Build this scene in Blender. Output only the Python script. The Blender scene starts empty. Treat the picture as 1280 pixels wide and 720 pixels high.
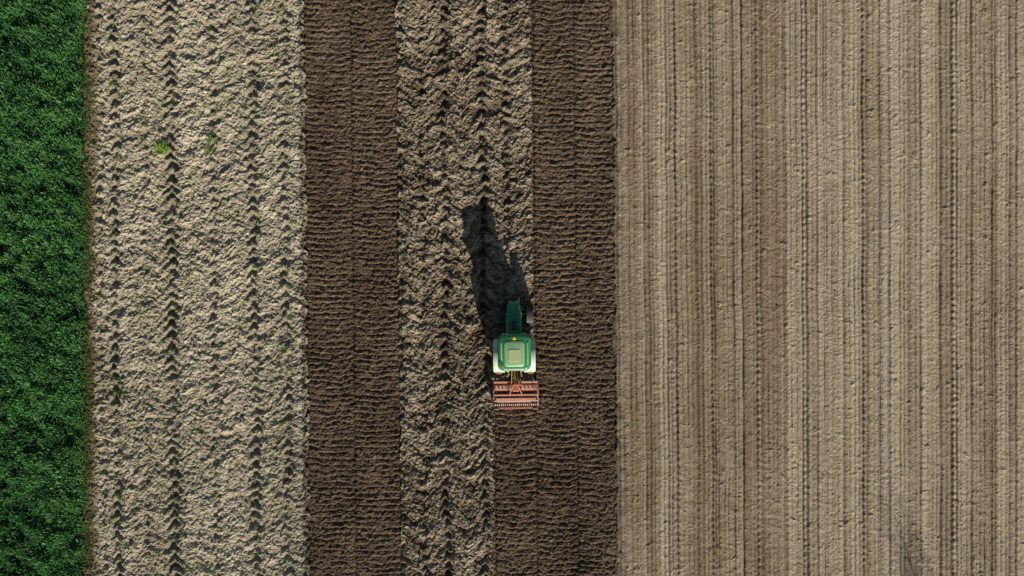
import bpy, bmesh, math, random
import numpy as np
from mathutils import Vector, Matrix, Euler
random.seed(7)
rng = np.random.default_rng(11)
S = bpy.context.scene
S.view_settings.view_transform = 'Standard'
S.view_settings.look = 'None'
S.view_settings.exposure = 0
SUN_EL = math.radians(20.5); AZ = math.radians(16.5)
to_sun = Vector((math.sin(AZ)*math.cos(SUN_EL), -math.cos(AZ)*math.cos(SUN_EL), math.sin(SUN_EL)))

# ------------------------------------------------------------------ noise
def h2(ix, iy, seed):
    h = (ix*374761393 + iy*668265263 + seed*1442695041) & 0xffffffff
    h = ((h ^ (h >> 13))*1274126177) & 0xffffffff
    h = ((h ^ (h >> 15))*2246822519) & 0xffffffff
    return ((h ^ (h >> 16)) & 0xffffff)/float(0xffffff)
def vn(x, y, seed=0):
    xf = np.floor(x); yf = np.floor(y)
    ix = xf.astype(np.int64); iy = yf.astype(np.int64)
    fx = x-xf; fy = y-yf
    u = fx*fx*(3-2*fx); v = fy*fy*(3-2*fy)
    a = h2(ix, iy, seed); b = h2(ix+1, iy, seed); c = h2(ix, iy+1, seed); d = h2(ix+1, iy+1, seed)
    return ((a*(1-u)+b*u)*(1-v)+(c*(1-u)+d*u)*v)*2-1
def fbm(x, y, seed=0, o=3):
    r = 0; a = 1; t = 0
    for k in range(o):
        r = r+a*vn(x, y, seed+k*17); t += a
        x, y = (x*0.8-y*0.6)*2.03+3.1, (x*0.6+y*0.8)*2.03+1.7
        a *= 0.55
    return r/t
def worley(x, y, seed, full=False):
    xf = np.floor(x).astype(np.int64); yf = np.floor(y).astype(np.int64)
    best = np.full(x.shape, 9.0); sec = np.full(x.shape, 9.0); bid = np.zeros(x.shape)
    ox = np.zeros(x.shape); oy = np.zeros(x.shape)
    for dx in (-1, 0, 1):
        for dy in (-1, 0, 1):
            cx = xf+dx; cy = yf+dy
            px = x-cx-h2(cx, cy, seed); py = y-cy-h2(cx, cy, seed+5)
            d = px*px+py*py
            m = d < best
            sec = np.where(m, best, np.minimum(sec, d))
            best = np.where(m, d, best)
            bid = np.where(m, h2(cx, cy, seed+9), bid)
            if full:
                ox = np.where(m, px, ox); oy = np.where(m, py, oy)
    if full: return np.sqrt(best), np.sqrt(sec), bid, ox, oy
    return np.sqrt(best), bid
def clods(x, y, s, seed, thr=0.0):
    wx = x+vn(x/s*1.7, y/s*1.7, seed+30)*s*0.35
    wy = y+vn(x/s*1.7, y/s*1.7, seed+31)*s*0.35
    d, i = worley(wx/s, wy/s, seed)
    k = np.clip((i-thr)/(1-thr), 0, 1)
    return np.sqrt(np.clip(1-(d/0.62)**2, 0, 1))*k
def slabs(x, y, s, seed, asp=1.0):
    """broken slabs of soil: tilted facets with crevices between them; about -1..1"""
    wx = x+vn(x/s*1.3, y/s*1.3, seed+30)*s*0.45
    wy = y+vn(x/s*1.3, y/s*1.3, seed+31)*s*0.45
    d1, d2, i, ox, oy = worley(wx/s/asp, wy/s, seed, True)
    a = i*57.0
    h = (i*7.13 % 1.0)*0.9-0.3+(ox*np.cos(a)+oy*np.sin(a))*0.9
    return h-0.7*np.exp(-(d2-d1)/0.09)
def sst(a, b, x):
    t = np.clip((x-a)/(b-a), 0, 1); return t*t*(3-2*t)
PX = lambda p: (p-640)/20.0

# ------------------------------------------------------------------ terrain grid
def axis(lim, step, far):
    a = list(np.arange(-lim, lim+1e-6, step))
    s = step; v = lim; out = []
    while v < far:
        s *= 1.22; v += s; out.append(v)
    return np.array([-o for o in out[::-1]]+a+out)
gx = axis(34.0, 0.043, 1800); gy = axis(20.0, 0.043, 1800)
nx, ny = len(gx), len(gy)
X, Y = np.meshgrid(gx, gy); X = X.ravel(); Y = Y.ravel()

yc = np.clip(Y, -150, 150)
sl = -0.0097*yc
wob = vn(Y*1.4, X*0+3, 3)*0.05+vn(Y*4.5, X*4.5, 4)*0.10
B0 = -26.62+vn(Y*0.5, Y*0, 8)*0.12+vn(Y*3, X*3, 9)*0.12
B1 = -12.87+sl+wob*1.5
B2 = -7.08+sl+wob
B3 = np.where(Y > -6.75, 1.30+sl*1.0, -1.17+vn(Y*1.4, Y*0, 12)*0.06)+wob
B4 = 6.40+sl+wob*1.8
zone = (X > B0).astype(int)+(X > B1)+(X > B2)+(X > B3)+(X > B4)
Z = np.zeros_like(X); C = np.zeros((len(X), 3))
def put(m, z, c):
    Z[m] = z; C[m] = c
def colmix(a, b, t):
    t = np.clip(t, 0, 1)[:, None]
    return np.array(a)[None]*(1-t)+np.array(b)[None]*t

# zone 0
m = zone == 0; x, y = X[m], Y[m]
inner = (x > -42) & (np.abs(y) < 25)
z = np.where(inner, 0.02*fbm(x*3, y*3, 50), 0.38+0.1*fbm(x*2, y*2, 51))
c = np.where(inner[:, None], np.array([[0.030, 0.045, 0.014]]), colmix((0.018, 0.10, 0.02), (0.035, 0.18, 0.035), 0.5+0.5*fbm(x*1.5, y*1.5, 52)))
put(m, z, c)

# cloddy fields
def cloddy(x, y, kinks, zamp, amp, seed, tracks, slant):
    xs = x+0.0097*np.clip(y, -150, 150)
    xs = xs+vn(y*0.5, x*0.2, seed)*0.14+vn(y*1.7, x*1.7, seed+20)*0.10
    w1 = fbm(x*0.9, y*0.9, seed+1, 3); w2 = fbm(x*0.9+9, y*0.9, seed+11, 3)
    zg = np.interp(xs, kinks, zamp)
    v = y+zg+0.45*w1
    u = xs+0.35*w2
    n1 = fbm(v*2.3, u*0.9, seed+2, 3)
    sl1 = slabs(u, v, 0.46, seed+4, 1.35)
    sl2 = slabs(x, y, 0.23, seed+5)
    big = clods(x, y, 0.5, seed+6, 0.55)
    tiny = clods(x, y, 0.15, seed+15, 0.25)
    iso = fbm(x*1.1, y*1.1, seed+12, 2)
    fine = fbm(x*7, y*7, seed+13, 2)
    z = slant*n1*0.9+0.42*sl1+0.34*sl2+0.55*big+0.35*iso+0.2*fine+0.36*tiny
    t = np.zeros_like(x); lug = np.zeros_like(x)
    for tx, wd, st in tracks:
        g = np.exp(-((xs-tx)/wd)**2)
        on = np.clip(0.85+0.5*vn(y*0.45, x*0+tx, seed+7), 0, 1)
        t = np.maximum(t, g*st*on)
        vv = y+np.abs(xs-tx)*0.9
        lug += g*st*on*np.sin(vv*2*math.pi/0.66+vn(y*0.9, x, seed+8)*1.8)
    z = z-1.0*t+0.85*lug
    return amp*z, n1, sl1, sl2, big, t, xs

m = zone == 1; x, y = X[m], Y[m]
k = [-30, -26.4, -24.75, -23.0, -21.3, -19.9, -18.6, -17.2, -16.0, -14.1, -12, -8]
za = [0, 0, .8, -.1, 1.0, .2, .8, 0.1, .9, .0, .5, 0]
tr = [(-24.75, 0.30, 1.0), (-21.25, 0.46, 1.15), (-18.6, 0.24, 0.65), (-16.1, 0.34, 0.9), (-14.1, 0.28, 0.75), (-22.9, .16, .4), (-25.6, .18, .6)]
z, n1, s1, s2, bg, t, xs = cloddy(x, y, k, za, 0.125, 100, tr, 0.85)
t = np.clip(t, 0, 1)
f = fbm(x*0.35, y*0.18, 120, 3); g3 = fbm(x*5, y*5, 125, 2)
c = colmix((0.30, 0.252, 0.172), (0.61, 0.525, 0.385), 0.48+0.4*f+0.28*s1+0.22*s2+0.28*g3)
edge = sst(0.95, 0.15, x-(-26.6)+0.4*vn(y*2, x*2, 61))
c = c*(1-0.5*t[:, None])
c = c*(1-edge[:, None])+np.array([[0.19, 0.145, 0.080]])*edge[:, None]
gr = sst(0.12, 0.7, fbm(x*1.1, y*0.8, 130, 4)+0.3*vn(x*6, y*6, 131))*0.45
c = c*(1-gr[:, None])+np.array([[0.33, 0.335, 0.16]])*gr[:, None]
lip = np.exp(-((x-(-12.98)+0.0097*np.clip(y, -150, 150))/0.16)**2)
z = z+0.05*lip+0.14*lip*clods(x, y, 0.45, 140, 0.3)
c = c*(1-0.55*lip[:, None])  # shadow along the raised field edge, darkened into the soil colour
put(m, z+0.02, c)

m = zone == 3; x, y = X[m], Y[m]
k = [-10, -7.1, -5.6, -4.2, -2.95, -1.8, -0.35, 1.3, 4]
za = [0, 0, .9, -.1, 1.0, .1, .9, 0, .5]
tr = [(-4.2, 0.25, 1.0), (-1.8, 0.25, 0.9), (-0.35, 0.22, 0.7), (-6.95, 0.18, 0.6), (-5.6, .15, .4)]
z, n1, s1, s2, bg, t, xs = cloddy(x, y, k, za, 0.16, 200, tr, 0.8)
f = fbm(x*0.5, y*0.3, 220, 3); g3 = fbm(x*5, y*5, 225, 2)
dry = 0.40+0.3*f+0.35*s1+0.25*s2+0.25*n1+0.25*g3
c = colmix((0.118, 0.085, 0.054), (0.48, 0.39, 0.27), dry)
c = c*(1-0.4*t[:, None])
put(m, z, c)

# tilled strips
def tilled(x, y, seams, seed, fresh):
    xs = x+0.0097*np.clip(y, -150, 150)
    s = np.array(seams); idx = np.clip(np.searchsorted(s, xs)-1, 0, len(s)-2)
    cen = (s[idx]+s[idx+1])/2; hw = (s[idx+1]-s[idx])/2
    q = (xs-cen)/hw
    uu = y-0.10*q*q+0.08*vn(x*1.2, y*1.2, seed)+0.055*vn(x*4, y*4, seed+1)+idx*0.13
    per = 0.36
    ph = uu/per+0.35*vn(y*0.35, idx*3.3, seed+2)
    saw = np.sin(2*math.pi*ph)*0.75+0.3*np.sin(4*math.pi*ph+0.8)
    am = np.clip(0.75+0.9*fbm(x*1.5, y*2.0, seed+3, 2), .1, 1.5)
    sm = clods(x, y, 0.17, seed+4, 0.2)
    md = clods(x, y, 0.28, seed+6, 0.5)
    seam = np.exp(-((np.abs(q)-1)*hw/0.09)**2)
    z = 0.040*saw*am+0.060*sm+0.065*md+0.025*fbm(x*8, y*8, seed+5, 2)+0.03*fbm(x*1.3, y*1.3, seed+11, 2)+0.03*seam*vn(y*3, x, seed+8)-0.04*seam
    return z, saw, sm, seam, q
for zz, seams in ((2, [-15.9, -12.87, -9.95, -7.08, -4]), (4, [-3.9, -1.17, 1.42, 4.0, 6.40, 9])):
    m = zone == zz; x, y = X[m], Y[m]
    z, saw, smc, seam, q = tilled(x, y, seams, 300+zz*20, zz == 4)
    f = fbm(x*0.6, y*0.25, 340+zz, 4)
    c = colmix((0.072, 0.047, 0.029), (0.205, 0.144, 0.092), 0.36+0.4*f+0.3*smc+0.1*saw+0.25*vn(x*5, y*5, 360))
    c = c*(1-0.3*seam[:, None])
    put(m, z-0.07, c)

# seedbed
tab = np.zeros(6000)
tx = 6+np.arange(6000)*0.01
L = [772, 778, 806, 812, 834, 845, 870, 889, 893, 917, 928, 945, 951, 980, 1003, 1008, 1030, 1055, 1078, 1083, 1100, 1112, 1135, 1150, 1175, 1190, 1196, 1215, 1240, 1262, 1270]
p = 1285
r2 = random.Random(4)
while p < 1950:
    L.append(p); p += r2.choice([6, 12, 18, 22, 26])
for l in L:
    w = r2.uniform(0.05, 0.10); a = r2.uniform(0.55, 1.1)
    tab += a*np.exp(-((tx-PX(l))/w)**2)
p = 6.4
fine = np.zeros(6000)
while p < 66:
    fine += r2.uniform(0.4, 1.1)*np.exp(-((tx-p)/0.055)**2); p += 0.30+r2.uniform(-0.07, 0.08)
tab = np.clip(tab, 0, 1.2)
band = np.interp(tx, [6, 8.0, 9.5, 11, 13, 15.5, 16.9, 17.6, 20, 24, 28, 33, 66], [0.35, .32, .55, .25, .35, .2, .35, .72, .7, .82, .58, .72, .6])
band = band+np.repeat(rng.uniform(-0.28, 0.28, 150), 40)[:6000]
m = zone == 5; x, y = X[m], Y[m]
xs = x+0.0097*np.clip(y, -150, 150)*np.clip(1-(x-6.4)/25, 0, 1)+0.035*vn(y*0.35, x*0.1, 400)+0.015*vn(y*2.5, x*2, 401)
ti = ((xs-6)*100).astype(np.int64) % 6000
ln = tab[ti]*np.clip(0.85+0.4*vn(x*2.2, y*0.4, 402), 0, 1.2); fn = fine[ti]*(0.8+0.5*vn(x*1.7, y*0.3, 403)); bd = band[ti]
sm = clods(x, y, 0.14, 404, 0.5); md = clods(x, y, 0.3, 405, 0.95)
tick = vn(xs*2.5, y*5.0, 409)
lug = np.zeros_like(x)
for tx_ in (845, 890, 948, 1006, 1080, 1193):
    g = np.exp(-((xs-PX(tx_))/0.16)**2)
    lug += g*np.sin(y*2*math.pi/0.42+np.abs(xs-PX(tx_))*8)
z = -0.07*ln-0.045*fn+0.024*sm+0.045*md+0.012*fbm(x*8, y*8, 406, 2)+0.010*tick+0.016*lug
f = fbm(x*1.3, y*0.10, 407, 4); g = fbm(x*0.12, y*0.1, 408, 3); hh = fbm(x*4, y*3, 411, 3)
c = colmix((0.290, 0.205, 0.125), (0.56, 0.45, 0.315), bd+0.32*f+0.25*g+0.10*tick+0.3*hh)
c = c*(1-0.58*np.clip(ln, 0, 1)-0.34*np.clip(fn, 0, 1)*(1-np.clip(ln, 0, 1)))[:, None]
ed = sst(0.6, 0.0, x-6.4+0.0097*np.clip(y, -150, 150)+0.3*vn(y*3, x*3, 410))[:, None]
c = c*(1-0.5*ed)
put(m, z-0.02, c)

fade = np.clip(1-(np.maximum(np.abs(X)-36, np.abs(Y)-22))/30, 0.15, 1)
Z = np.where((zone == 0), Z, Z*fade)

# ------------------------------------------------------------------ materials
def nmat(name):
    M = bpy.data.materials.new(name); M.use_nodes = True
    nt = M.node_tree; b = nt.nodes['Principled BSDF']
    return M, nt, b
def N(nt, t, **k):
    n = nt.nodes.new(t)
    for a, v in k.items(): setattr(n, a, v)
    return n
def soil_mat(name, lo=0.78, hi=1.2, scale=14, bump=0.5, dist=0.03, rough=0.95):
    M, nt, b = nmat(name); lk = nt.links.new
    at = N(nt, 'ShaderNodeAttribute', attribute_name='Col')
    tc = N(nt, 'ShaderNodeTexCoord')
    n1 = N(nt, 'ShaderNodeTexNoise'); n1.inputs['Scale'].default_value = scale; n1.inputs['Detail'].default_value = 4; n1.inputs['Roughness'].default_value = .65
    lk(tc.outputs['Object'], n1.inputs['Vector'])
    mr = N(nt, 'ShaderNodeMapRange'); mr.inputs['From Min'].default_value = 0.3; mr.inputs['From Max'].default_value = 0.7
    mr.inputs['To Min'].default_value = lo; mr.inputs['To Max'].default_value = hi
    lk(n1.outputs['Fac'], mr.inputs['Value'])
    vm = N(nt, 'ShaderNodeVectorMath', operation='SCALE'); lk(at.outputs['Color'], vm.inputs[0]); lk(mr.outputs['Result'], vm.inputs['Scale'])
    lk(vm.outputs['Vector'], b.inputs['Base Color'])
    b.inputs['Roughness'].default_value = rough; b.inputs['Specular IOR Level'].default_value = 0.1
    bp = N(nt, 'ShaderNodeBump'); bp.inputs['Strength'].default_value = bump; bp.inputs['Distance'].default_value = dist
    n2 = N(nt, 'ShaderNodeTexNoise'); n2.inputs['Scale'].default_value = scale*1.3; n2.inputs['Detail'].default_value = 3
    lk(tc.outputs['Object'], n2.inputs['Vector']); lk(n2.outputs['Fac'], bp.inputs['Height']); lk(bp.outputs['Normal'], b.inputs['Normal'])
    return M
mats = [soil_mat('crop_floor'), soil_mat('dry_clod_soil', .72, 1.28, 9, .9, .05), soil_mat('tilled_soil', .55, 1.45, 10, .9, .05),
        soil_mat('ploughed_soil', .65, 1.35, 9, .9, .05), soil_mat('fresh_tilled_soil', .55, 1.45, 10, .9, .05), soil_mat('seedbed_soil', .72, 1.28, 10, .8, .035)]
names = ['crop_field_ground', 'dry_clod_field', 'tilled_soil_strip', 'ploughed_soil_strip', 'tilled_soil_strip', 'seedbed_field']

def make_mesh(name, co, faces, k, mat, col=None, smooth=False):
    me = bpy.data.meshes.new(name)
    me.vertices.add(len(co)); me.vertices.foreach_set('co', np.ascontiguousarray(co, dtype=np.float32).ravel())
    nf = len(faces)
    me.loops.add(nf*k); me.polygons.add(nf)
    me.polygons.foreach_set('loop_start', np.arange(nf, dtype=np.int32)*k)
    me.loops.foreach_set('vertex_index', np.ascontiguousarray(faces, dtype=np.int32).ravel())
    me.update(calc_edges=True)
    me.polygons.foreach_set('use_smooth', np.full(nf, smooth, dtype=bool))
    if col is not None:
        a = me.attributes.new('Col', 'FLOAT_COLOR', 'POINT')
        cc = np.ones((len(co), 4), dtype=np.float32); cc[:, :3] = col
        a.data.foreach_set('color', cc.ravel())
    me.materials.append(mat)
    o = bpy.data.objects.new(name, me); S.collection.objects.link(o)
    return o
ii, jj = np.meshgrid(np.arange(nx-1), np.arange(ny-1))
v0 = (jj*nx+ii).ravel()
F = np.stack([v0, v0+1, v0+nx+1, v0+nx], 1)
zc = zone[v0]
CO = np.stack([X, Y, Z], 1)
for kz in range(6):
    f = F[zc == kz]
    u, inv = np.unique(f.ravel(), return_inverse=True)
    make_mesh(names[kz], CO[u], inv.reshape(-1, 4), 4, mats[kz], C[u])

# ------------------------------------------------------------------ leaves
def leaf_mat(name, trans=0.25):
    M, nt, b = nmat(name); lk = nt.links.new
    at = N(nt, 'ShaderNodeAttribute', attribute_name='Col')
    lk(at.outputs['Color'], b.inputs['Base Color']); b.inputs['Roughness'].default_value = 0.55
    b.inputs['Specular IOR Level'].default_value = 0.25
    tr = N(nt, 'ShaderNodeBsdfTranslucent'); lk(at.outputs['Color'], tr.inputs['Color'])
    mx = N(nt, 'ShaderNodeMixShader'); mx.inputs[0].default_value = trans
    lk(b.outputs[0], mx.inputs[1]); lk(tr.outputs[0], mx.inputs[2]); lk(mx.outputs[0], nt.nodes['Material Output'].inputs['Surface'])
    return M
def blades(name, bx, by, bz, ln, wd, reach, col, mat):
    n = len(bx); a = rng.uniform(0, 2*math.pi, n)
    dx, dy = np.cos(a), np.sin(a); sx, sy = -dy, dx
    P = np.zeros((n, 7, 3))
    for i, (t, h, w) in enumerate(((0, 0, .6), (0.35, .72, 1.0), (0.8, 1.0, .7))):
        for s, q in ((-1, 0), (1, 1)):
            P[:, i*2+q, 0] = bx+dx*reach*t+s*sx*wd*w/2
            P[:, i*2+q, 1] = by+dy*reach*t+s*sy*wd*w/2
            P[:, i*2+q, 2] = bz+ln*h
    P[:, 6, 0] = bx+dx*reach*1.15; P[:, 6, 1] = by+dy*reach*1.15; P[:, 6, 2] = bz+ln*0.85
    base = (np.arange(n)*7)[:, None]
    T = np.array([0, 1, 3, 0, 3, 2, 2, 3, 5, 2, 5, 4, 4, 5, 6])
    f = (base+T[None]).reshape(-1, 3)
    cc = np.repeat(col, 7, axis=0).reshape(n, 7, 3)
    return make_mesh(name, P.reshape(-1, 3), f, 3, mat, cc.reshape(-1, 3))
leafM = leaf_mat('crop_leaf', .35)
def crop_pts(n, x0, x1, y0, y1):
    return rng.uniform(x0, x1, n), rng.uniform(y0, y1, n)
bx1, by1 = crop_pts(110000, -34.5, -26.4, -20.5, 20.5)
bx2, by2 = crop_pts(40000, -42, -34.5, -25, 25)
bx3, by3 = crop_pts(10000, -34.5, -26.4, 20.5, 25); bx4, by4 = crop_pts(10000, -34.5, -26.4, -25, -20.5)
bx = np.concatenate([bx1, bx2, bx3, bx4]); by = np.concatenate([by1, by2, by3, by4])
e = -26.72+vn(by*0.5, by*0, 8)*0.12+vn(by*3, bx*3, 9)*0.2
kp = bx < e; bx, by = bx[kp], by[kp]; e = e[kp]
cl = fbm(bx*2.2, by*2.2, 500, 3); cb = fbm(bx*0.5, by*0.5, 510, 3)
kp = rng.uniform(0, 1, len(bx)) < 0.72+0.9*cl
bx, by, cl, cb, e = bx[kp], by[kp], cl[kp], cb[kp], e[kp]
n = len(bx)
edg = sst(0.0, 0.5, e-bx)
row = 0.06*np.sin(bx*2*math.pi/0.5)
ln = (0.38+0.36*cl+row+rng.uniform(-.12, .12, n))*(0.45+0.55*edg)
mixv = np.clip(0.48+0.5*cl+0.55*cb+rng.uniform(-.45, .45, n), 0, 1)
col = colmix((0.032, 0.135, 0.036), (0.165, 0.40, 0.115), mixv)
yl = (rng.uniform(0, 1, n) < 0.12*(1-edg)+0.03)[:, None]
col = np.where(yl, np.array([[0.30, 0.38, 0.13]]), col)
blades('green_crop', bx, by, np.zeros(n), ln, rng.uniform(.035, .075, n), rng.uniform(.12, .34, n), col, leafM)

wx, wy, wc, wl = [], [], [], []
def tuft(px, py, nb, rad, bright, h=0.12):
    x0, y0 = PX(px), (360-py)/20
    for _ in range(nb):
        wx.append(x0+random.gauss(0, rad)); wy.append(y0+random.gauss(0, rad))
        b = bright*random.uniform(.7, 1.2)
        wc.append((0.22*b, 0.36*b, 0.04*b)); wl.append(h*random.uniform(.6, 1.2))
for t_ in ((204, 186, 70, .2, 1.5), (207, 190, 40, .13, 1.5), (202, 160, 12, .2, .8), (266, 178, 40, .2, 1.0), (262, 192, 24, .14, .9), (355, 436, 16, .16, .9), (358, 462, 14, .2, .8), (152, 624, 18, .2, .9), (236, 345, 8, .15, .7), (318, 128, 9, .2, .6), (345, 60, 10, .25, .7), (143, 105, 10, .2, .7), (330, 6, 12, .25, .8), (348, 560, 10, .3, .7)):
    tuft(*t_)
for _ in range(460):
    px = random.choice([random.gauss(150, 18), random.gauss(345, 22), random.uniform(125, 370), random.gauss(235, 25)])
    if 122 < px < 374: tuft(px, random.uniform(-40, 760), random.randint(1, 5), .14, random.uniform(.5, .85), 0.08)
n = 6500
mx_ = -26.6+np.abs(rng.normal(0, .28, n)); my_ = rng.uniform(-25, 25, n)
kk = rng.uniform(0, 1, n) < 0.55+0.6*vn(my_*0.8, my_*0, 77)
mx_, my_ = mx_[kk], my_[kk]; n = len(mx_)
mc = colmix((0.26, 0.22, 0.10), (0.11, 0.20, 0.04), rng.uniform(0, 1, n))
blades('grass_margin', mx_, my_, np.full(n, 0.02), rng.uniform(.08, .25, n), rng.uniform(.02, .035, n), rng.uniform(.08, .2, n), mc, leafM)
wx = np.array(wx); wy = np.array(wy); wl = np.array(wl)
blades('weeds', wx, wy, np.full(len(wx), 0.10), wl, np.full(len(wx), .05), np.full(len(wx), .14), np.array(wc), leafM)

# ------------------------------------------------------------------ object helpers
def paint(name, col, rough=0.4, dust=0.3, dustcol=(0.42, 0.36, 0.26), metal=0.0, sc=5):
    M, nt, b = nmat(name); lk = nt.links.new
    tc = N(nt, 'ShaderNodeTexCoord'); n1 = N(nt, 'ShaderNodeTexNoise'); n1.inputs['Scale'].default_value = sc; n1.inputs['Detail'].default_value = 6
    lk(tc.outputs['Object'], n1.inputs['Vector'])
    mr = N(nt, 'ShaderNodeMapRange'); mr.inputs['From Min'].default_value = .35; mr.inputs['From Max'].default_value = .75; mr.inputs['To Max'].default_value = dust
    mr.inputs['To Min'].default_value = dust*0.25
    lk(n1.outputs['Fac'], mr.inputs['Value'])
    mx = N(nt, 'ShaderNodeMix', data_type='RGBA'); mx.inputs[6].default_value = (*col, 1); mx.inputs[7].default_value = (*dustcol, 1)
    lk(mr.outputs['Result'], mx.inputs[0]); lk(mx.outputs[2], b.inputs['Base Color'])
    b.inputs['Roughness'].default_value = rough; b.inputs['Metallic'].default_value = metal
    return M
GREEN = paint('green_paint', (0.018, 0.29, 0.095), .32, .15)
DGREEN = paint('hood_green_paint', (0.014, 0.27, 0.09), .35, .12)
PALE = paint('pale_sheen_panel', (0.26, 0.56, 0.25), .4, .35, (0.66, 0.68, 0.45))  # lighter green: roof sheen painted in, with some dust
FEND = paint('sheen_dust_fender_paint', (0.52, 0.72, 0.56), .4, .5, (0.74, 0.72, 0.6))  # whitish base: sun sheen painted into the colour, together with dust
HATCH = paint('hatch_panel', (.60, .68, .30), .35, .3)
YEL = paint('yellow_paint', (0.70, 0.48, 0.03), .4, .35)
BLK = paint('black_plastic', (0.02, 0.02, 0.022), .55, .2)
RUB = paint('tyre_rubber', (0.022, 0.021, 0.02), .85, .45, (0.16, 0.12, 0.08))
RED = paint('red_paint', (0.50, 0.085, 0.04), .5, .55, (0.50, 0.34, 0.24), sc=7)
REDL = paint('faded_red_paint', (0.78, 0.27, 0.16), .5, .6, (0.8, 0.6, 0.46), sc=9)
RAIL = paint('dusty_rail', (0.8, 0.55, 0.42), .5, .7, (0.75, 0.7, 0.6), sc=6)
STEEL = paint('worn_steel', (0.35, 0.33, 0.31), .45, .5, (0.2, 0.15, 0.1), .7)
ORG = paint('orange_beacon', (0.8, 0.25, 0.02), .2, .05)
WHT = paint('white_plastic', (0.8, 0.8, 0.76), .35, .15)
GL, nt, b = nmat('tinted_glass'); b.inputs['Base Color'].default_value = (.03, .06, .05, 1); b.inputs['Roughness'].default_value = .05
b.inputs['Transmission Weight'].default_value = .5; b.inputs['IOR'].default_value = 1.3

def fin(bm, name, mat, parent, bevel=0, seg=2, smooth=True):
    bmesh.ops.recalc_face_normals(bm, faces=bm.faces)
    me = bpy.data.meshes.new(name); bm.to_mesh(me); bm.free(); me.materials.append(mat)
    o = bpy.data.objects.new(name, me); S.collection.objects.link(o); o.parent = parent
    if bevel:
        md = o.modifiers.new('b', 'BEVEL'); md.width = bevel; md.segments = seg; md.limit_method = 'ANGLE'; md.angle_limit = math.radians(35)
    for p in me.polygons: p.use_smooth = smooth
    if smooth:
        me.set_sharp_from_angle(angle=math.radians(38))
    return o
def box(name, sx, sy, sz, x, y, z, mat, par, bevel=.015, rot=None, seg=2):
    bm = bmesh.new(); bmesh.ops.create_cube(bm, size=1)
    for v in bm.verts: v.co = Vector((v.co.x*sx, v.co.y*sy, v.co.z*sz))
    R = Euler(rot).to_matrix().to_4x4() if rot else Matrix.Identity(4)
    bm.transform(Matrix.Translation((x, y, z)) @ R)
    return fin(bm, name, mat, par, bevel, seg)
def rod(name, a, b_, r, mat, par, n=12, r2=None):
    a, b_ = Vector(a), Vector(b_); d = b_-a
    bm = bmesh.new(); bmesh.ops.create_cone(bm, cap_ends=True, segments=n, radius1=r, radius2=r if r2 is None else r2, depth=d.length)
    bm.transform(Matrix.Translation((a+b_)/2) @ d.to_track_quat('Z', 'Y').to_matrix().to_4x4())
    return fin(bm, name, mat, par)
def loft(name, secs, mat, par, bevel=0, cap=True):
    bm = bmesh.new(); rings = [[bm.verts.new(p) for p in s] for s in secs]
    n = len(secs[0])
    for a, c in zip(rings, rings[1:]):
        for i in range(n): bm.faces.new((a[i], a[(i+1) % n], c[(i+1) % n], c[i]))
    if cap: bm.faces.new(rings[0]); bm.faces.new(rings[-1][::-1])
    return fin(bm, name, mat, par, bevel)
def rrect_y(y, hw, zb, zt, r, n=5):
    pts = []
    for (sx, sz, a0) in ((1, 1, 0), (-1, 1, 90), (-1, -1, 180), (1, -1, 270)):
        rr = r if sz > 0 else r*.3
        for i in range(n):
            a = math.radians(a0+90*i/(n-1))
            pts.append((sx*(hw-rr)+rr*math.cos(a), y, (zt-rr if sz > 0 else zb+rr)+rr*math.sin(a)))
    return pts
def rrect_z(z, hx, y0, y1, r, n=6):
    pts = []; cy = (y0+y1)/2; hy = (y1-y0)/2
    for (sx, sy, a0) in ((1, 1, 0), (-1, 1, 90), (-1, -1, 180), (1, -1, 270)):
        for i in range(n):
            a = math.radians(a0+90*i/(n-1))
            pts.append((sx*(hx-r)+r*math.cos(a), cy+sy*(hy-r)+r*math.sin(a), z))
    return pts
def lathe_x(name, prof, cx, cy, cz, mat, par, n=48, closed=True):
    bm = bmesh.new(); rings = []
    for i in range(n):
        a = 2*math.pi*i/n
        rings.append([bm.verts.new((cx+px, cy+r*math.cos(a), cz+r*math.sin(a))) for px, r in prof])
    k = len(prof)
    for i in range(n):
        A, B = rings[i], rings[(i+1) % n]
        for j in range(k if closed else k-1):
            bm.faces.new((A[j], A[(j+1) % k], B[(j+1) % k], B[j]))
    return fin(bm, name, mat, par)
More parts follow.
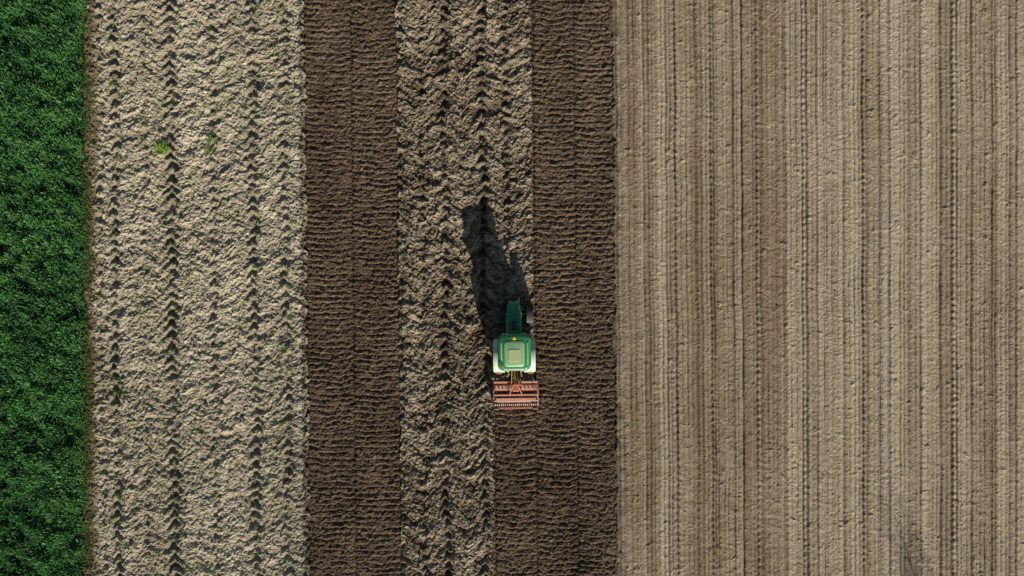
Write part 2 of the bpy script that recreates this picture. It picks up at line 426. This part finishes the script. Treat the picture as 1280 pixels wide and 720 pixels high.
def wheel(tag, cx, cy, R, w, rim, par, nl):
    h = w/2
    prof = [(-h*.75, rim), (-h*.98, rim+.06), (-h, (rim+R)/2), (-h*.95, R-.09), (-h*.78, R-.045), (0, R-.03), (h*.78, R-.045), (h*.95, R-.09), (h, (rim+R)/2), (h*.98, rim+.06), (h*.75, rim)]
    lathe_x(tag+'_tyre', prof, cx, cy, R, RUB, par)
    sg = 1 if cx > 0 else -1
    d = [(-h*.74, rim+.01), (-h*.74, rim-.05), (sg*h*.15, rim-.1), (sg*h*.05, .16), (sg*h*.35, .14), (sg*h*.4, 0.01), (sg*h*.3, 0.01), (-sg*h*.05, .15), (sg*h*.05, rim-.1), (h*.74, rim-.05), (h*.74, rim+.01)]
    lathe_x(tag+'_rim', d, cx, cy, R, YEL, par, 32, False)
    bm = bmesh.new()
    for i in range(nl):
        for s in (-1, 1):
            a0 = 2*math.pi*(i+(0.5 if s > 0 else 0))/nl
            wdt = 0.05/R
            vs = []
            for (fx, da, r) in ((0.0, .20, 1), (0.95, -.02, .965)):
                for dd in (-wdt, wdt):
                    for hh in (-.05, .015):
                        a = a0+da+dd; rr = R*r+hh
                        vs.append(bm.verts.new((cx+s*h*fx, cy+rr*math.cos(a), R+rr*math.sin(a))))
            for q in ((0, 1, 3, 2), (4, 6, 7, 5), (0, 4, 5, 1), (2, 3, 7, 6), (1, 5, 7, 3), (0, 2, 6, 4)):
                bm.faces.new([vs[j] for j in q])
    fin(bm, tag+'_lugs', RUB, par, smooth=False)
def arc_fender(name, cx0, cx1, cy, cz, R, a0, a1, mat, par, th=.03, n=16):
    secs = []
    for i in range(n+1):
        a = math.radians(a0+(a1-a0)*i/n)
        c_, s_ = math.cos(a), math.sin(a)
        xs_ = (cx0, cx0+(cx1-cx0)*.12, cx0+(cx1-cx0)*.85, cx1)
        top = [(q, cy+(R-(0.05 if j == 3 else 0))*c_, cz+(R-(.05 if j == 3 else 0))*s_) for j, q in enumerate(xs_)]
        bot = [(q, cy+(R-th-(0.05 if j == 3 else 0))*c_, cz+(R-th-(.05 if j == 3 else 0))*s_) for j, q in enumerate(xs_)]
        secs.append(top+bot[::-1])
    return loft(name, secs, mat, par)

# ------------------------------------------------------------------ tractor (local: rear axle y=0, faces +y)
T = bpy.data.objects.new('tractor', None); S.collection.objects.link(T)
T.location = (0.14, -4.12, -0.04); T.rotation_euler = (0, 0, math.radians(0.8))
FA = 2.45
for s, n_ in ((-1, 'left'), (1, 'right')):
    wheel('rear_'+n_, s*.95, 0, .96, .62, .5, T, 20)
    wheel('front_'+n_, s*.97, FA, .70, .48, .36, T, 18)
    arc_fender('rear_fender_'+n_, s*.60, s*1.27, 0, .96, 1.05, 12, 165, FEND, T)
    bm = bmesh.new(); ring = [(s*.60, 1.05*math.cos(math.radians(a)), .96+1.02*math.sin(math.radians(a))) for a in range(12, 165, 8)]
    ring += [(s*.60, -.97, .95), (s*.60, 1.02, .95)]
    bm.faces.new([bm.verts.new(p) for p in ring])
    o = fin(bm, 'fender_side_'+n_, GREEN, T); md = o.modifiers.new('s', 'SOLIDIFY'); md.thickness = .03
    arc_fender('front_fender_'+n_, s*.78, s*1.20, FA, .70, .78, 55, 125, BLK, T, .02)
    rod('fender_stay_'+n_, (s*.45, FA, .8), (s*.9, FA, 1.42), .02, BLK, T)
    box('tail_lamp_'+n_, .3, .05, .1, s*.95, -1.05, 1.33, ORG, T)
    rod('rear_axle_'+n_, (s*.3, 0, .96), (s*.95, 0, .96), .13, GREEN, T)
    box('step_'+n_, .35, .4, .05, s*.72, 1.28, .55, BLK, T); box('step_top_'+n_, .3, .4, .05, s*.68, 1.28, .9, BLK, T)
    rod('mirror_arm_'+n_, (s*.78, 1.28, 2.3), (s*1.13, 1.42, 2.3), .018, BLK, T)
    box('mirror_'+n_, .2, .05, .36, s*1.15, 1.44, 2.2, BLK, T)
    rod('handrail_'+n_, (s*.74, 1.15, 1.0), (s*.8, 1.2, 1.9), .016, BLK, T)
    rod('lower_link_'+n_, (s*.32, -.55, .5), (s*.45, -1.65, .52), .045, BLK, T)
    rod('lift_arm_'+n_, (s*.28, -.45, 1.18), (s*.42, -1.25, 1.32), .05, YEL, T)
    rod('lift_rod_'+n_, (s*.42, -1.25, 1.32), (s*.42, -1.3, .52), .03, YEL, T)
    rod('lift_cylinder_'+n_, (s*.34, -.5, .6), (s*.38, -1.1, 1.2), .04, STEEL, T)
    rod('hydraulic_hose_'+n_, (s*.15, -.62, 1.35), (s*.2, -1.75, 1.0), .02, YEL if s < 0 else BLK, T)
rod('front_axle', (-.95, FA, .66), (.95, FA, .66), .11, GREEN, T)
box('chassis', .5, 3.0, .5, 0, 1.3, .85, BLK, T, .03)
box('rear_housing', .62, 1.1, .75, 0, -.1, 1.0, GREEN, T, .05)
box('fuel_tank', .35, .9, .4, -.52, 1.5, .75, BLK, T, .06)
loft('hood', [rrect_y(1.28, .47, 1.02, 1.90, .13), rrect_y(1.9, .46, 1.0, 1.87, .13), rrect_y(2.6, .43, .98, 1.79, .13), rrect_y(3.05, .40, .95, 1.70, .13), rrect_y(3.22, .37, .95, 1.62, .12), rrect_y(3.30, .31, 1.0, 1.48, .10)], DGREEN, T)
loft('hood_top_vent', [rrect_y(1.6, .17, 1.81, 1.905, .03), rrect_y(2.15, .15, 1.78, 1.865, .03)], BLK, T)
box('grille', .5, .04, .36, 0, 3.305, 1.2, BLK, T, .01)
for s in (-1, 1):
    box('headlight', .16, .04, .1, s*.19, 3.325, 1.37, WHT, T, .01)
    box('side_grille', .02, .9, .35, s*.452, 2.3, 1.3, BLK, T, .005)
    box('side_stripe', .015, 1.3, .05, s*.468, 2.0, 1.62, YEL, T, .004)
box('front_weight', .75, .28, .3, 0, 3.42, .72, BLK, T, .04)
rod('exhaust', (.58, 1.42, 1.1), (.58, 1.42, 2.6), .06, BLK, T); rod('exhaust_tip', (.58, 1.42, 2.55), (.58, 1.48, 2.72), .045, STEEL, T)
loft('cab_glass', [rrect_z(1.25, .58, -.42, 1.15, .08), rrect_z(1.7, .78, -.58, 1.22, .1), rrect_z(2.85, .84, -.50, 1.20, .1)], GL, T)
loft('cab_base', [rrect_z(.85, .55, -.40, 1.17, .08), rrect_z(1.3, .61, -.46, 1.2, .08)], GREEN, T)
for s in (-1, 1):
    rod('front_pillar', (s*.70, 1.17, 1.4), (s*.80, 1.14, 2.88), .035, BLK, T)
    rod('rear_pillar', (s*.74, -.54, 1.6), (s*.80, -.45, 2.88), .045, GREEN, T)
    rod('door_pillar', (s*.79, .25, 1.6), (s*.845, .3, 2.88), .028, BLK, T)
box('seat', .5, .5, .15, 0, .2, 1.6, BLK, T, .05); box('seat_back', .5, .12, .6, 0, -.08, 1.95, BLK, T, .05)
rod('steering_column', (0, .95, 1.3), (0, .75, 1.85), .04, BLK, T)
lathe_x('steering_wheel', [(0, .2), (.02, .21), (.03, .19), (.01, .18)], 0, .75, 1.9, BLK, T, 24).matrix_local = Matrix.Translation((0, .75, 1.9)) @ Matrix.Rotation(math.radians(-60), 4, 'Y') @ Matrix.Translation((0, -.75, -1.9))
RZ = 0.12
def rr(z, *a): return rrect_z(z+RZ, *a)
loft('roof', [rr(2.72, .87, -.60, 1.34, .22), rr(2.80, .95, -.68, 1.42, .30), rr(2.93, .97, -.70, 1.44, .36), rr(3.02, .92, -.64, 1.38, .36), rr(3.07, .84, -.56, 1.28, .30)], GREEN, T)
loft('roof_panel', [rr(3.05, .60, -.46, 1.04, .2), rr(3.10, .58, -.43, 1.01, .2), rr(3.13, .50, -.35, .92, .16)], PALE, T)
loft('roof_hatch', [rr(3.12, .36, -.16, .56, .1), rr(3.155, .34, -.14, .54, .1)], HATCH, T)
for s in (-1, 1):
    box('roof_side_pod', .11, 1.3, .07, s*.76, .32, 3.07+RZ, PALE, T, .03)
    for q in (.42, .64): box('front_work_light', .16, .06, .09, s*q, 1.44, 2.88+RZ, WHT, T, .015); box('rear_work_light', .16, .06, .09, s*q, -.71, 2.88+RZ, WHT, T, .015)
box('rear_roof_spoiler', 1.3, .10, .05, 0, -.60, 3.05+RZ, WHT, T, .02)
loft('positioning_dome', [rr(3.05, .12, 1.10, 1.32, .11), rr(3.14, .11, 1.11, 1.31, .105), rr(3.18, .07, 1.15, 1.27, .055)], YEL, T)
rod('beacon', (-.70, -.42, 3.05+RZ), (-.70, -.42, 3.22+RZ), .06, ORG, T)
rod('top_link', (0, -.55, 1.05), (0, -1.75, 1.12), .035, STEEL, T)
rod('pto_shaft', (0, -.6, .72), (0, -1.8, .72), .07, YEL, T)

# ------------------------------------------------------------------ harrow
H = bpy.data.objects.new('rotary_harrow', None); S.collection.objects.link(H)
H.location = (0.22, -5.78, -0.06); H.rotation_euler = (0, 0, math.radians(0.8))
W = 1.38
box('gear_trough', 2*W, .42, .2, 0, -.38, .52, RED, H, .04)
box('trough_lid', 2*W-.1, .3, .04, 0, -.38, .645, REDL, H, .01)
box('gearbox', .42, .42, .3, 0, -.36, .80, RED, H, .05)
for s in (-1, 1):
    rod('headstock_leg', (s*.38, -.2, .62), (s*.1, -.1, 1.18), .045, RED, H)
    rod('headstock_brace', (s*.12, -.1, 1.15), (s*.42, -.85, .72), .035, RED, H)
    box('side_plate', .03, .75, .38, s*(W+.03), -.45, .32, RED, H, .01)
    box('roller_arm', .07, 1.05, .12, s*(W-.02), -1.0, .62, REDL, H, .015)
    box('roller_bearing_plate', .04, .22, .5, s*(W+.01), -1.38, .42, RED, H, .01)
    rod('depth_pin', (s*(W-.15), -.75, .65), (s*(W-.15), -.75, .95), .03, STEEL, H)
    box('marker_plate', .3, .03, .3, s*(W-.2), -1.66, .75, RAIL, H, .005)
    rod('link_pin', (s*.45, .1, .5), (s*.45, -.2, .5), .05, RED, H)
box('headstock_top', .28, .12, .1, 0, -.1, 1.18, RED, H, .02)
box('front_frame_bar', 2*W-.05, .12, .12, 0, -.03, .60, REDL, H, .015)
box('rear_frame_bar', 2*W, .12, .12, 0, -.82, .66, REDL, H, .015)
box('levelling_bar', 2*W, .04, .22, 0, -.98, .28, STEEL, H, .01)
box('scraper_bar', 2*W-.05, .08, .1, 0, -1.60, .62, RED, H, .015)
box('guard_rail', 2*W-.1, .06, .05, 0, -1.15, .80, RAIL, H, .01)
box('deck_plate', 2*W-.3, .26, .02, 0, -1.13, .70, REDL, H, .004)
for i in range(8):
    x_ = -W+.2+i*(2*W-.4)/7
    rod('frame_rib', (x_, -.6, .64), (x_, -1.58, .66), .022, RED, H)
for i in range(12):
    x_ = -W+.12+i*(2*W-.24)/11
    a = i*0.8
    rod('rotor_hub', (x_, -.38, .44), (x_, -.38, .34), .07, STEEL, H)
    for q in (0, math.pi):
        box('rotor_tine', .03, .07, .34, x_+.09*math.cos(a+q), -.38+.09*math.sin(a+q), .2, STEEL, H, .005)
    rod('hub_bolt', (x_, -.38, .66), (x_, -.38, .70), .05, STEEL, H)
rod('packer_roller', (-W+.03, -1.38, .28), (W-.03, -1.38, .28), .17, STEEL, H, 24)
bm = bmesh.new()
for i in range(22):
    x_ = -W+.08+i*(2*W-.16)/21
    for j in range(14):
        a = 2*math.pi*j/14+i*.2
        ps = [(x_-.02, a-.12, .16), (x_+.02, a-.12, .16), (x_+.02, a+.12, .16), (x_-.02, a+.12, .16), (x_, a+.05, .27)]
        vs = [bm.verts.new((p_, -1.38+r*math.cos(t), .28+r*math.sin(t))) for p_, t, r in ps]
        for q in ((0, 1, 4), (1, 2, 4), (2, 3, 4), (3, 0, 4)): bm.faces.new([vs[w] for w in q])
fin(bm, 'roller_teeth', STEEL, H, smooth=False)
for i in range(22):
    x_ = -W+.08+i*(2*W-.16)/21
    box('scraper', .06, .02, .3, x_+.03, -1.655, .47, REDL, H, 0)

# ------------------------------------------------------------------ tree south of the frame (its shadow tip falls on the seedbed)
TR = bpy.data.objects.new('poplar_tree', None); S.collection.objects.link(TR); TR.location = (29.0, -31.0, 0)
BARK = paint('bark', (.10, .075, .05), .9, .3)
rod('trunk', (0, 0, -.2), (0, 0, 6.0), .12, BARK, TR, 10, .02)
for i in range(26):
    z_ = 1.3+i*.2; a = i*2.4; l = .9*(1-(z_-1.3)/6.4)+.15
    rod('limb', (0, 0, z_), (l*math.cos(a)*.8, l*math.sin(a)*.8, z_+l*1.1), .03, BARK, TR, 6, .008)
n = 11000
zz = rng.uniform(1.2, 7.0, n); rad = np.interp(zz, [1.2, 2.2, 4, 6, 7], [.5, 1.05, 1.35, 1.25, .8])
aa = rng.uniform(0, 2*math.pi, n); rr_ = rad*np.sqrt(rng.uniform(0, 1, n))
xx = rr_*np.cos(aa); yy = rr_*np.sin(aa)
kp = (fbm(xx*1.6+zz, yy*1.6-zz*1.7, 900, 2) > -0.25) & (rng.uniform(0, 1, n) < np.interp(zz, [3.5, 7], [1, .45]))
xx, yy, zz = xx[kp], yy[kp], zz[kp]; n = len(xx)
o = blades('crown', xx, yy, zz, rng.uniform(-.05, .05, n), np.full(n, .045), np.full(n, .06), colmix((.03, .07, .015), (.07, .12, .03), rng.uniform(0, 1, n)), leaf_mat('tree_leaf'))
o.parent = TR

# ------------------------------------------------------------------ light, sky, camera
w = bpy.data.worlds.new('World'); S.world = w; w.use_nodes = True
nt = w.node_tree; bg_ = nt.nodes['Background']
sk = nt.nodes.new('ShaderNodeTexSky'); sk.sky_type = 'NISHITA'; sk.sun_disc = False
sk.sun_elevation = SUN_EL; sk.sun_rotation = math.radians(180)-AZ
nt.links.new(sk.outputs[0], bg_.inputs['Color']); bg_.inputs['Strength'].default_value = 0.06
Ld = bpy.data.lights.new('sun', 'SUN'); Ld.energy = 5.0; Ld.angle = math.radians(.55); Ld.color = (1, .94, .83)
Lo = bpy.data.objects.new('sun', Ld); S.collection.objects.link(Lo)
Lo.rotation_euler = (-to_sun).to_track_quat('-Z', 'Y').to_euler()
cd = bpy.data.cameras.new('camera'); cd.sensor_width = 36; cd.lens = 24.75; cd.clip_end = 5000; cd.clip_start = .5
co = bpy.data.objects.new('camera', cd); S.collection.objects.link(co); co.location = (0, 0, 44)
S.camera = co
